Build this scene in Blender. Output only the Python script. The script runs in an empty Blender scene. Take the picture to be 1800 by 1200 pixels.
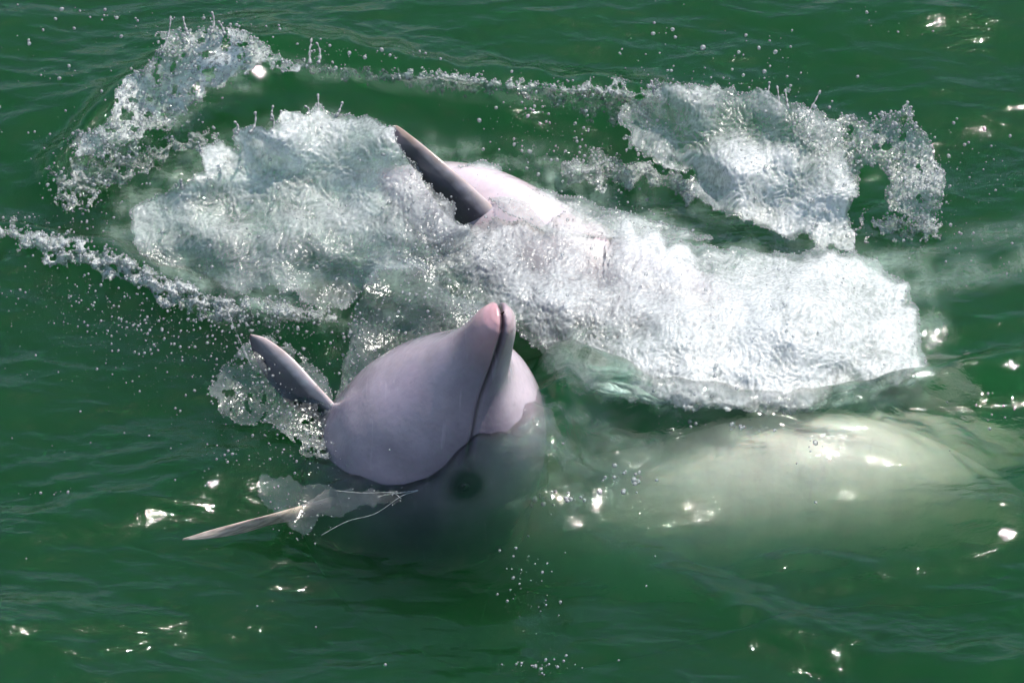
import bpy, math
import numpy as np
from mathutils import Vector, Matrix

S = bpy.context.scene
COL = S.collection
# ------------------------------------------------------------------ camera
PITCH = math.radians(38.0); DIST = 12.0; FRAME = 1.9
FOC = 36.0 * DIST / FRAME
cd = bpy.data.cameras.new('camera'); cam = bpy.data.objects.new('camera', cd); COL.objects.link(cam)
cd.lens = FOC; cd.sensor_width = 36.0; cd.clip_start = 0.1; cd.clip_end = 2000.0
CAMP = np.array([0.0, -DIST * math.cos(PITCH), DIST * math.sin(PITCH)])
cam.location = CAMP; cam.rotation_euler = (math.pi / 2 - PITCH, 0, 0)
S.camera = cam
# ------------------------------------------------------------------ sky and sun
SUN_TO = np.array([0.40, 0.26, 1.00]); SUN_TO /= np.linalg.norm(SUN_TO)
elev = math.asin(SUN_TO[2]); azim = math.atan2(SUN_TO[0], SUN_TO[1])
W = bpy.data.worlds.new('World'); S.world = W; W.use_nodes = True
nt = W.node_tree; nt.nodes.clear()
wo = nt.nodes.new('ShaderNodeOutputWorld'); wb = nt.nodes.new('ShaderNodeBackground'); sk = nt.nodes.new('ShaderNodeTexSky')
sk.sky_type = 'NISHITA'; sk.sun_disc = False; sk.sun_elevation = elev; sk.sun_rotation = azim
wb.inputs['Strength'].default_value = 0.14
nt.links.new(sk.outputs[0], wb.inputs[0]); nt.links.new(wb.outputs[0], wo.inputs[0])
sd = bpy.data.lights.new('sun', 'SUN'); sd.energy = 4.6; sd.angle = math.radians(0.55); sd.color = (1.0, 0.955, 0.88)
so = bpy.data.objects.new('sun', sd); COL.objects.link(so)
so.rotation_euler = Vector(SUN_TO).to_track_quat('Z', 'Y').to_euler()
S.view_settings.view_transform = 'Standard'; S.view_settings.look = 'None'
S.view_settings.gamma = 1.0; S.view_settings.use_curve_mapping = False; S.view_settings.exposure = 0.45
c = S.cycles
c.use_denoising = True; c.max_bounces = 10; c.transparent_max_bounces = 24; c.volume_bounces = 3
c.transmission_bounces = 6; c.glossy_bounces = 3; c.diffuse_bounces = 3
c.sample_clamp_indirect = 4.0; c.caustics_refractive = True; c.caustics_reflective = False
try: c.denoising_prefilter = 'ACCURATE'
except Exception: pass

# ------------------------------------------------------------------ helpers
sp, cp = math.sin(PITCH), math.cos(PITCH)
CX = np.array([1.0, 0, 0]); CY = np.array([0, sp, cp]); CZ = np.array([0, -cp, sp])     # right, up, towards the viewer
K = 36.0 / 1800.0 / FOC

def at(px, py, z):
    """the point of height z that shows at (px, py) of the photograph"""
    px = np.asarray(px, float); py = np.asarray(py, float); z = np.asarray(z, float)
    a = (px - 900) * K; b = -(py - 600) * K
    d = a[..., None] * CX + b[..., None] * CY - CZ
    t = (z - CAMP[2]) / d[..., 2]
    return CAMP + d * t[..., None]

def to_px(P):
    q = P - CAMP
    x = q @ CX; y = q @ CY; w = -(q @ CZ)
    return 900 + x / w / K, 600 - y / w / K

_rng = np.random.RandomState(7)
_PERM = _rng.permutation(512); _PERM = np.concatenate([_PERM, _PERM, _PERM])
_G = _rng.normal(size=(512, 2)); _G /= np.linalg.norm(_G, axis=1)[:, None]

def pn(x, y, seed=0):
    """2D gradient noise, about -1..1"""
    x = np.asarray(x, float) + seed * 17.31; y = np.asarray(y, float) + seed * 5.77
    xi = np.floor(x).astype(int); yi = np.floor(y).astype(int); fx = x - xi; fy = y - yi
    u = fx * fx * fx * (fx * (fx * 6 - 15) + 10); v = fy * fy * fy * (fy * (fy * 6 - 15) + 10)
    def g(ix, iy, dx, dy):
        h = _PERM[(_PERM[ix & 511] + iy) & 511]
        return _G[h, 0] * dx + _G[h, 1] * dy
    a = g(xi, yi, fx, fy); b = g(xi + 1, yi, fx - 1, fy); c_ = g(xi, yi + 1, fx, fy - 1); d = g(xi + 1, yi + 1, fx - 1, fy - 1)
    return 1.5 * ((a * (1 - u) + b * u) * (1 - v) + (c_ * (1 - u) + d * u) * v)

def fbm(x, y, o=4, seed=0, gain=0.5):
    r = 0; a = 1; f = 1
    for i in range(o):
        r = r + a * pn(x * f, y * f, seed + i * 3); a *= gain; f *= 2.03
    return r

def ridged(x, y, o=4, seed=0, gain=0.55):
    r = 0; a = 1; f = 1; t = 0
    for i in range(o):
        r = r + a * (1 - np.abs(pn(x * f, y * f, seed + i * 3)) * 1.6); t += a; a *= gain; f *= 2.1
    return r / t

def smooth(e0, e1, x):
    t = np.clip((x - e0) / (e1 - e0), 0, 1); return t * t * (3 - 2 * t)

def seg_dist(X, Y, pts):
    best = np.full(np.shape(X), 1e9)
    for (ax, ay), (bx, by) in zip(pts[:-1], pts[1:]):
        dx, dy = bx - ax, by - ay
        t = np.clip(((X - ax) * dx + (Y - ay) * dy) / (dx * dx + dy * dy + 1e-9), 0, 1)
        best = np.minimum(best, (X - ax - t * dx) ** 2 + (Y - ay - t * dy) ** 2)
    return np.sqrt(best)

def poly_in(X, Y, pts):
    """signed distance to a polygon, positive inside"""
    d = seg_dist(X, Y, pts + [pts[0]])
    ins = np.zeros(np.shape(X), bool)
    n = len(pts)
    for i in range(n):
        ax, ay = pts[i]; bx, by = pts[(i + 1) % n]
        if ay == by: continue
        cnd = ((ay > Y) != (by > Y)) & (X < (bx - ax) * (Y - ay) / (by - ay) + ax)
        ins ^= cnd
    return np.where(ins, d, -d)

def idw(X, Y, ctl, power=2.5):
    num = 0; den = 0
    for (cx, cy, v) in ctl:
        w = 1 / (((X - cx) ** 2 + (Y - cy) ** 2) + 150.0) ** (power / 2)
        num = num + w * v; den = den + w
    return num / den

def mesh_np(name, V, F, mat, parent=None, attrs=None, smooth_=True):
    """V (n,3), F (m,3|4) as ONE mesh object"""
    me = bpy.data.meshes.new(name)
    V = np.ascontiguousarray(V, dtype=np.float32); F = np.ascontiguousarray(F, dtype=np.int32)
    k = F.shape[1]
    me.vertices.add(len(V)); me.vertices.foreach_set('co', V.ravel())
    me.loops.add(F.size); me.loops.foreach_set('vertex_index', F.ravel())
    me.polygons.add(len(F)); me.polygons.foreach_set('loop_start', np.arange(0, F.size, k, dtype=np.int32))
    me.update(calc_edges=True)
    me.polygons.foreach_set('use_smooth', np.full(len(F), smooth_))
    for an, av in (attrs or {}).items():
        if av.ndim == 1:
            a = me.attributes.new(an, 'FLOAT', 'POINT'); a.data.foreach_set('value', av.astype(np.float32))
        else:
            a = me.attributes.new(an, 'FLOAT_COLOR', 'POINT')
            a.data.foreach_set('color', np.concatenate([av, np.ones((len(av), 1))], 1).astype(np.float32).ravel())
    me.validate(); me.update()
    me.materials.append(mat)
    o = bpy.data.objects.new(name, me); COL.objects.link(o)
    if parent: o.parent = parent
    return o

def tag(o, **kw):
    for k_, v in kw.items(): o[k_] = v
    return o

def catmull(P, n):
    P = np.asarray(P, float)
    Q = np.vstack([2 * P[0] - P[1], P, 2 * P[-1] - P[-2]])
    out = []
    for i in range(len(P) - 1):
        t = np.linspace(0, 1, 40, endpoint=False)[:, None]
        a, b, c2, d = Q[i], Q[i + 1], Q[i + 2], Q[i + 3]
        out.append(0.5 * ((2 * b) + (-a + c2) * t + (2 * a - 5 * b + 4 * c2 - d) * t * t + (-a + 3 * b - 3 * c2 + d) * t ** 3))
    out.append(P[-1:]); L = np.vstack(out)
    s = np.concatenate([[0], np.cumsum(np.linalg.norm(np.diff(L, axis=0), axis=1))])
    u = np.linspace(0, s[-1], n) if np.isscalar(n) else np.clip(n, 0, s[-1])
    return np.stack([np.interp(u, s, L[:, j]) for j in range(3)], 1), u

# ------------------------------------------------------------------ materials
def newmat(name):
    m = bpy.data.materials.new(name); m.use_nodes = True; m.node_tree.nodes.clear()
    t = m.node_tree
    N = lambda ty, **kw: _node(t, ty, kw)
    L = lambda a, b: t.links.new(a, b)
    return m, N, L

def _node(t, ty, kw):
    n = t.nodes.new(ty)
    for k_, v in kw.items():
        if k_ in n.inputs.keys(): n.inputs[k_].default_value = v
        else: setattr(n, k_, v)
    return n

def water_material():
    m, N, L = newmat('green_sea_water')
    out = N('ShaderNodeOutputMaterial')
    geo = N('ShaderNodeNewGeometry')
    mp = N('ShaderNodeMapping'); mp.inputs['Scale'].default_value = (0.62, 1.0, 1.0); mp.inputs['Rotation'].default_value = (0, 0, 0.16)
    L(geo.outputs['Position'], mp.inputs['Vector'])
    n1 = N('ShaderNodeTexNoise', Scale=34.0, Detail=3.0, Roughness=0.55, Distortion=0.6)
    n2 = N('ShaderNodeTexNoise', Scale=220.0, Detail=2.0, Roughness=0.5, Distortion=0.4)
    L(mp.outputs[0], n1.inputs['Vector']); L(mp.outputs[0], n2.inputs['Vector'])
    b1 = N('ShaderNodeBump', Strength=0.55, Distance=0.006); L(n1.outputs['Fac'], b1.inputs['Height'])
    b2 = N('ShaderNodeBump', Strength=0.6, Distance=0.0009); L(n2.outputs['Fac'], b2.inputs['Height']); L(b1.outputs[0], b2.inputs['Normal'])
    fr = N('ShaderNodeFresnel', IOR=1.333); L(b2.outputs[0], fr.inputs['Normal'])
    gl = N('ShaderNodeBsdfGlossy', Roughness=0.03); L(b2.outputs[0], gl.inputs['Normal'])
    rf = N('ShaderNodeBsdfRefraction', IOR=1.333, Roughness=0.0); L(b2.outputs[0], rf.inputs['Normal'])
    tr = N('ShaderNodeBsdfTransparent')
    mx = N('ShaderNodeMixShader', Fac=0.58); L(tr.outputs[0], mx.inputs[1]); L(rf.outputs[0], mx.inputs[2])
    fin = N('ShaderNodeMixShader'); L(fr.outputs[0], fin.inputs[0]); L(mx.outputs[0], fin.inputs[1]); L(gl.outputs[0], fin.inputs[2])
    L(fin.outputs[0], out.inputs['Surface'])
    # turbid green water
    vs = N('ShaderNodeVolumeScatter', Density=WD, Anisotropy=0.25); vs.inputs['Color'].default_value = WALB + (1,)
    va = N('ShaderNodeVolumeAbsorption', Density=WD); va.inputs['Color'].default_value = WALB + (1,)
    ad = N('ShaderNodeAddShader'); L(vs.outputs[0], ad.inputs[0]); L(va.outputs[0], ad.inputs[1])
    L(ad.outputs[0], out.inputs['Volume'])
    return m
WD = 2.3; WALB = (0.06, 0.35, 0.12)

def skin_material():
    m, N, L = newmat('dolphin_skin')
    out = N('ShaderNodeOutputMaterial'); p = N('ShaderNodeBsdfPrincipled', Roughness=0.34)
    at_ = N('ShaderNodeAttribute', attribute_name='skin')
    tc = N('ShaderNodeTexCoord')
    n = N('ShaderNodeTexNoise', Scale=14.0, Detail=5.0, Roughness=0.6); L(tc.outputs['Object'], n.inputs['Vector'])
    mr = N('ShaderNodeMapRange'); mr.inputs['From Min'].default_value = 0.3; mr.inputs['From Max'].default_value = 0.7
    mr.inputs['To Min'].default_value = 0.78; mr.inputs['To Max'].default_value = 1.12; L(n.outputs['Fac'], mr.inputs['Value'])
    vm = N('ShaderNodeVectorMath', operation='SCALE'); L(at_.outputs['Color'], vm.inputs[0]); L(mr.outputs[0], vm.inputs['Scale'])
    sc = N('ShaderNodeMapping'); sc.inputs['Scale'].default_value = (90, 14, 9); sc.inputs['Rotation'].default_value = (0.5, 0.3, 0.9); L(tc.outputs['Object'], sc.inputs['Vector'])
    ns = N('ShaderNodeTexNoise', Scale=1.0, Detail=2.0, Distortion=0.3); L(sc.outputs[0], ns.inputs['Vector'])
    rs = N('ShaderNodeMapRange'); rs.inputs['From Min'].default_value = 0.66; rs.inputs['From Max'].default_value = 0.74; L(ns.outputs['Fac'], rs.inputs['Value'])
    nb = N('ShaderNodeTexNoise', Scale=38.0, Detail=4.0, Roughness=0.7); L(tc.outputs['Object'], nb.inputs['Vector'])
    rb = N('ShaderNodeMapRange'); rb.inputs['From Min'].default_value = 0.60; rb.inputs['From Max'].default_value = 0.75; rb.inputs['To Max'].default_value = 0.35; L(nb.outputs['Fac'], rb.inputs['Value'])
    m1 = N('ShaderNodeMixRGB'); m1.inputs[2].default_value = (0.60, 0.48, 0.52, 1); rs.inputs['To Max'].default_value = 0.28
    L(rs.outputs[0], m1.inputs[0]); L(vm.outputs[0], m1.inputs[1])
    m2 = N('ShaderNodeMixRGB'); m2.inputs[2].default_value = (0.16, 0.13, 0.16, 1); L(rb.outputs[0], m2.inputs[0]); L(m1.outputs[0], m2.inputs[1])
    L(m2.outputs[0], p.inputs['Base Color'])
    p.inputs['Subsurface Weight'].default_value = 0.25; p.inputs['Subsurface Radius'].default_value = (0.02, 0.008, 0.005); p.inputs['Subsurface Scale'].default_value = 0.4
    p.inputs['Coat Weight'].default_value = 1.0; p.inputs['Coat Roughness'].default_value = 0.09; p.inputs['Coat IOR'].default_value = 1.33
    n2 = N('ShaderNodeTexNoise', Scale=90.0, Detail=3.0); L(tc.outputs['Object'], n2.inputs['Vector'])
    b = N('ShaderNodeBump', Strength=0.25, Distance=0.002); L(n2.outputs['Fac'], b.inputs['Height']); L(b.outputs[0], p.inputs['Normal'])
    n3 = N('ShaderNodeTexNoise', Scale=55.0, Detail=2.0); L(tc.outputs['Object'], n3.inputs['Vector'])
    b3 = N('ShaderNodeBump', Strength=0.5, Distance=0.004); L(n3.outputs['Fac'], b3.inputs['Height']); L(b3.outputs[0], p.inputs['Coat Normal'])
    L(p.outputs[0], out.inputs['Surface'])
    return m

def eye_material():
    m, N, L = newmat('dark_wet_eye')
    out = N('ShaderNodeOutputMaterial'); p = N('ShaderNodeBsdfPrincipled', Roughness=0.12)
    n = N('ShaderNodeTexNoise', Scale=60.0); r = N('ShaderNodeValToRGB')
    r.color_ramp.elements[0].color = (0.006, 0.006, 0.007, 1); r.color_ramp.elements[1].color = (0.02, 0.018, 0.017, 1)
    L(n.outputs['Fac'], r.inputs[0]); L(r.outputs[0], p.inputs['Base Color']); L(p.outputs[0], out.inputs['Surface'])
    return m

def splash_material(name, tint=(0.93, 0.955, 0.95)):
    """moving water full of air: clear film where 'aer' is low, white where it is high"""
    m, N, L = newmat(name)
    out = N('ShaderNodeOutputMaterial')
    a = N('ShaderNodeAttribute', attribute_name='aer')
    tc = N('ShaderNodeTexCoord')
    n = N('ShaderNodeTexNoise', Scale=130.0, Detail=2.0, Roughness=0.5, Distortion=0.5); L(tc.outputs['Object'], n.inputs['Vector'])
    b = N('ShaderNodeBump', Strength=1.0, Distance=0.004); L(n.outputs['Fac'], b.inputs['Height'])
    mm = N('ShaderNodeMath', operation='MULTIPLY_ADD'); mm.inputs[1].default_value = 1.0; mm.inputs[2].default_value = 0.5
    L(n.outputs['Fac'], mm.inputs[0])
    bs = N('ShaderNodeMath', operation='MULTIPLY_ADD', use_clamp=True); bs.inputs[1].default_value = 1.8; bs.inputs[2].default_value = 0.22
    L(a.outputs['Fac'], bs.inputs[0]); L(bs.outputs[0], b.inputs['Strength'])
    ad = N('ShaderNodeMath', operation='MULTIPLY', use_clamp=True); L(mm.outputs[0], ad.inputs[0]); L(a.outputs['Fac'], ad.inputs[1])
    df = N('ShaderNodeBsdfDiffuse'); df.inputs['Color'].default_value = tint + (1,)
    tl = N('ShaderNodeBsdfTranslucent'); tl.inputs['Color'].default_value = tint + (1,)
    wh = N('ShaderNodeMixShader', Fac=0.5); L(df.outputs[0], wh.inputs[1]); L(tl.outputs[0], wh.inputs[2])
    tr = N('ShaderNodeBsdfTransparent'); tr.inputs['Color'].default_value = (0.93, 0.97, 0.95, 1)
    mx = N('ShaderNodeMixShader'); L(ad.outputs[0], mx.inputs[0]); L(tr.outputs[0], mx.inputs[1]); L(wh.outputs[0], mx.inputs[2])
    gl = N('ShaderNodeBsdfGlossy', Roughness=0.19); L(b.outputs[0], gl.inputs['Normal'])
    fr = N('ShaderNodeFresnel', IOR=1.45); L(b.outputs[0], fr.inputs['Normal'])
    fin = N('ShaderNodeMixShader'); L(fr.outputs[0], fin.inputs[0]); L(mx.outputs[0], fin.inputs[1]); L(gl.outputs[0], fin.inputs[2])
    L(fin.outputs[0], out.inputs['Surface'])
    return m

def mist_material():
    m, N, L = newmat('bubbly_water')
    out = N('ShaderNodeOutputMaterial'); a = N('ShaderNodeAttribute', attribute_name='aer')
    tc = N('ShaderNodeTexCoord'); n = N('ShaderNodeTexNoise', Scale=45.0, Detail=4.0, Roughness=0.65, Distortion=1.0); L(tc.outputs['Object'], n.inputs['Vector'])
    mr = N('ShaderNodeMapRange'); mr.inputs['From Min'].default_value = 0.3; mr.inputs['From Max'].default_value = 0.7; mr.inputs['To Min'].default_value = 0.35; mr.inputs['To Max'].default_value = 1.5
    L(n.outputs['Fac'], mr.inputs['Value'])
    mm = N('ShaderNodeMath', operation='MULTIPLY', use_clamp=True); L(a.outputs['Fac'], mm.inputs[0]); L(mr.outputs[0], mm.inputs[1])
    df = N('ShaderNodeBsdfDiffuse'); df.inputs['Color'].default_value = (0.66, 0.84, 0.74, 1)
    tl = N('ShaderNodeBsdfTranslucent'); tl.inputs['Color'].default_value = (0.66, 0.84, 0.74, 1)
    wh = N('ShaderNodeMixShader', Fac=0.5); L(df.outputs[0], wh.inputs[1]); L(tl.outputs[0], wh.inputs[2])
    tr = N('ShaderNodeBsdfTransparent')
    mx = N('ShaderNodeMixShader'); L(mm.outputs[0], mx.inputs[0]); L(tr.outputs[0], mx.inputs[1]); L(wh.outputs[0], mx.inputs[2]); L(mx.outputs[0], out.inputs['Surface'])
    return m

def drop_material():
    m, N, L = newmat('water_drop')
    out = N('ShaderNodeOutputMaterial')
    tc = N('ShaderNodeTexCoord')
    n = N('ShaderNodeTexNoise', Scale=80.0, Detail=1.0); L(tc.outputs['Object'], n.inputs['Vector'])
    b = N('ShaderNodeBump', Strength=0.3, Distance=0.002); L(n.outputs['Fac'], b.inputs['Height'])
    gl = N('ShaderNodeBsdfGlossy', Roughness=0.17); L(b.outputs[0], gl.inputs['Normal'])
    tr = N('ShaderNodeBsdfTransparent'); tr.inputs['Color'].default_value = (0.97, 0.99, 0.98, 1)
    df = N('ShaderNodeBsdfTranslucent'); df.inputs['Color'].default_value = (0.95, 0.97, 0.97, 1)
    d2 = N('ShaderNodeBsdfDiffuse'); d2.inputs['Color'].default_value = (0.95, 0.97, 0.97, 1)
    m1 = N('ShaderNodeMixShader', Fac=0.5); L(df.outputs[0], m1.inputs[1]); L(d2.outputs[0], m1.inputs[2])
    m2 = N('ShaderNodeMixShader', Fac=0.34); L(tr.outputs[0], m2.inputs[1]); L(m1.outputs[0], m2.inputs[2])
    fr = N('ShaderNodeFresnel', IOR=1.42); L(b.outputs[0], fr.inputs['Normal'])
    fin = N('ShaderNodeMixShader'); L(fr.outputs[0], fin.inputs[0]); L(m2.outputs[0], fin.inputs[1]); L(gl.outputs[0], fin.inputs[2])
    L(fin.outputs[0], out.inputs['Surface'])
    return m

M_WATER = water_material(); M_SKIN = skin_material(); M_EYE = eye_material()
M_SPLASH = splash_material('splash_water'); M_DROP = drop_material()

# ------------------------------------------------------------------ the sea
# ridges of water pushed up by the animals, given as (line in the photo, height m, half width px)
def cam2w(v): return v[0] * CX + v[1] * CY + v[2] * CZ
SA = 1.25
TIP = at(884, 547, 0.392)
f = np.array([0.235, 0.54, 0.80]); f /= np.linalg.norm(f)
dd = np.array([0.93, -0.10, -0.38]); dd -= f * (dd @ f); dd /= np.linalg.norm(dd)
fw, dw = cam2w(f), cam2w(dd)

RIDGES = [
    ([(980, 680), (1030, 718), (1150, 744), (1300, 750), (1470, 742), (1620, 690), (1820, 650)], 0.058, 34),
    ([(100, 300), (200, 215), (300, 150), (400, 120), (480, 118), (600, 135), (800, 165), (1090, 185), (1300, 215), (1500, 260)], 0.050, 34),
    ([(0, 410), (120, 440), (240, 480), (400, 550), (560, 590)], 0.032, 26),
    ([(950, 940), (1120, 1000), (1250, 1060), (1420, 1120), (1600, 1150), (1800, 1180)], 0.022, 40),
    ([(0, 950), (250, 900), (420, 830), (520, 780)], 0.020, 45),
    ([(0, 1120), (300, 1080), (650, 1065), (900, 1090)], 0.014, 40),
    ([(1000, 900), (1250, 880), (1500, 870), (1750, 900)], 0.020, 45),
]
BUMPS = [(850, 880, 120, 60, 0.03), (1020, 740, 80, 70, 0.04), (640, 870, 110, 40, 0.02), (420, 330, 130, 90, -0.035), (700, 300, 300, 60, -0.02),
         (1350, 330, 200, 60, -0.01), (760, 950, 180, 40, -0.03), (1400, 800, 260, 45, 0.02), (1550, 520, 200, 70, 0.02)]

def water_h(x, y):
    c_, s_ = math.cos(-0.22), math.sin(-0.22)
    u = x * c_ - y * s_; v = x * s_ + y * c_
    h = 0.046 * pn(u * 1.05, v * 1.9, 1) + 0.017 * pn(u * 2.2 + 3, v * 4.6, 2)
    c2, s2 = math.cos(0.18), math.sin(0.18); u2 = x * c2 - y * s2; v2 = x * s2 + y * c2
    w = pn(u2 * 3.1, v2 * 9.0, 4); h = h + 0.0085 * (0.5 - np.abs(w)) + 0.0048 * pn(u * 7.0, v * 17.0, 5)
    h = h + 0.0019 * pn(u2 * 14, v2 * 36, 6) + 0.0010 * pn(u * 26, v * 62, 7)
    P = np.stack([x, y, np.zeros_like(x)], -1)
    px, py = to_px(P)
    near = (np.abs(px - 900) < 1500) & (np.abs(py - 600) < 1100)
    pxn, pyn = px[near], py[near]; add = np.zeros_like(pxn)
    wob = 10 * pn(pxn / 70, pyn / 50, 9)
    for pts, hh, wd in RIDGES:
        d = seg_dist(pxn, pyn + wob, pts); add += hh * np.exp(-(d / wd) ** 2)
    for bx, by, rx, ry, hh in BUMPS:
        add += hh * np.exp(-((pxn - bx) / rx) ** 2 - ((pyn - by) / ry) ** 2)
    # water driven up against the front and right of the raised head
    t0 = (TIP[2] - 0.04) / fw[2]; c0 = TIP - fw * t0
    dx = x - c0[0]; dy = (y - c0[1]); d = np.hypot(dx, dy * 0.92) + 1e-6
    ca = (dx * 0.80 - dy * 0.60) / d
    h = np.array(h); h[near] += add
    d = np.maximum(d - 0.185, 0)
    h = h + (0.032 + 0.070 * smooth(0.35, 1.0, ca)) * smooth(-0.25, 0.55, ca) * np.exp(-(d / (0.095 - 0.03 * smooth(0.2, 1.0, ca))) ** 1.5) * (1 + 0.22 * pn(x * 13, y * 13, 51) + 0.08 * pn(x * 34, y * 34, 52))
    return h

def axis(lo, hi, step, far, grow=1.22):
    core = np.arange(lo, hi + step, step); out = [core]; r = []; d = step; v = core[-1]
    while v < far: d *= grow; v += d; r.append(v)
    l = []; d = step; v = core[0]
    while v > -far: d *= grow; v -= d; l.append(v)
    return np.array(l[::-1] + list(core) + r)

xs = axis(-1.15, 1.15, 0.0042, 600.0); ys = axis(-1.35, 1.35, 0.0055, 600.0)
X, Y = np.meshgrid(xs, ys)
H = water_h(X, Y); far = smooth(40, 8, np.hypot(X, Y)); H = H * far
nx, ny = len(xs), len(ys)
V = np.stack([X, Y, H], -1).reshape(-1, 3)
idx = np.arange(nx * ny).reshape(ny, nx)
F = np.stack([idx[:-1, :-1], idx[:-1, 1:], idx[1:, 1:], idx[1:, :-1]], -1).reshape(-1, 4)
# closed body of water: skirt and floor
rim = np.concatenate([idx[0, :], idx[1:, -1], idx[-1, -2::-1], idx[-2:0:-1, 0]])
nb = len(V); DEPTH = -8.0
low = V[rim].copy(); low[:, 2] = DEPTH
V = np.vstack([V, low, [[0, 0, DEPTH]]]); r2 = nb + np.arange(len(rim))
side = np.stack([rim, r2, np.roll(r2, -1), np.roll(rim, -1)], -1)
Fl = [tuple(f) for f in side]
F = np.vstack([F, side])
ctr = len(V) - 1
# floor as quads (two rim edges at a time)
n_r = len(r2) // 2 * 2
fl = np.array([[r2[(i + 2) % len(r2)], r2[(i + 1) % len(r2)], r2[i], ctr] for i in range(0, n_r, 2)])
if len(r2) % 2: fl = np.vstack([fl, [[r2[0], r2[-1], ctr, ctr]]])
F = np.vstack([F, fl])
sea = mesh_np('water', V, F, M_WATER); tag(sea, kind='structure')
# the muddy bottom below
m, N, L = newmat('mud'); o_ = N('ShaderNodeOutputMaterial'); p_ = N('ShaderNodeBsdfPrincipled', Roughness=0.9)
n_ = N('ShaderNodeTexNoise', Scale=0.6, Detail=6.0); r_ = N('ShaderNodeValToRGB')
r_.color_ramp.elements[0].color = (0.05, 0.045, 0.03, 1); r_.color_ramp.elements[1].color = (0.11, 0.1, 0.07, 1)
L(n_.outputs['Fac'], r_.inputs[0]); L(r_.outputs[0], p_.inputs['Base Color']); L(p_.outputs[0], o_.inputs['Surface'])
sb = mesh_np('seabed', np.array([[-700, -700, -8.3], [700, -700, -8.3], [700, 700, -8.3], [-700, 700, -8.3]]), np.array([[0, 1, 2, 3]]), m)
tag(sb, kind='structure')

def surf_at(px, py):
    """height of the water where the ray through (px, py) meets it"""
    px = np.atleast_1d(np.asarray(px, float)); py = np.atleast_1d(np.asarray(py, float))
    z = np.zeros_like(px)
    for _ in range(4):
        P = at(px, py, z); z = water_h(P[..., 0], P[..., 1])
    return z

# ------------------------------------------------------------------ dolphins
PROFILE = np.array([
    # s      dorsal ventral width
    [0.000, 0.003, 0.003, 0.004], [0.006, 0.015, 0.016, 0.018], [0.016, 0.023, 0.026, 0.027], [0.035, 0.028, 0.034, 0.033],
    [0.07, 0.032, 0.042, 0.038], [0.10, 0.036, 0.054, 0.046], [0.13, 0.040, 0.072, 0.056], [0.155, 0.052, 0.084, 0.070],
    [0.175, 0.074, 0.098, 0.084], [0.20, 0.098, 0.113, 0.098], [0.24, 0.120, 0.137, 0.118], [0.30, 0.138, 0.163, 0.138], [0.40, 0.150, 0.186, 0.155],
    [0.55, 0.160, 0.182, 0.162], [0.80, 0.155, 0.155, 0.150], [1.05, 0.150, 0.150, 0.142], [1.35, 0.145, 0.140, 0.122],
    [1.65, 0.105, 0.100, 0.075], [1.95, 0.060, 0.055, 0.038], [2.15, 0.036, 0.032, 0.022], [2.25, 0.020, 0.018, 0.012], [2.27, 0.002, 0.002, 0.002]])

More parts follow.
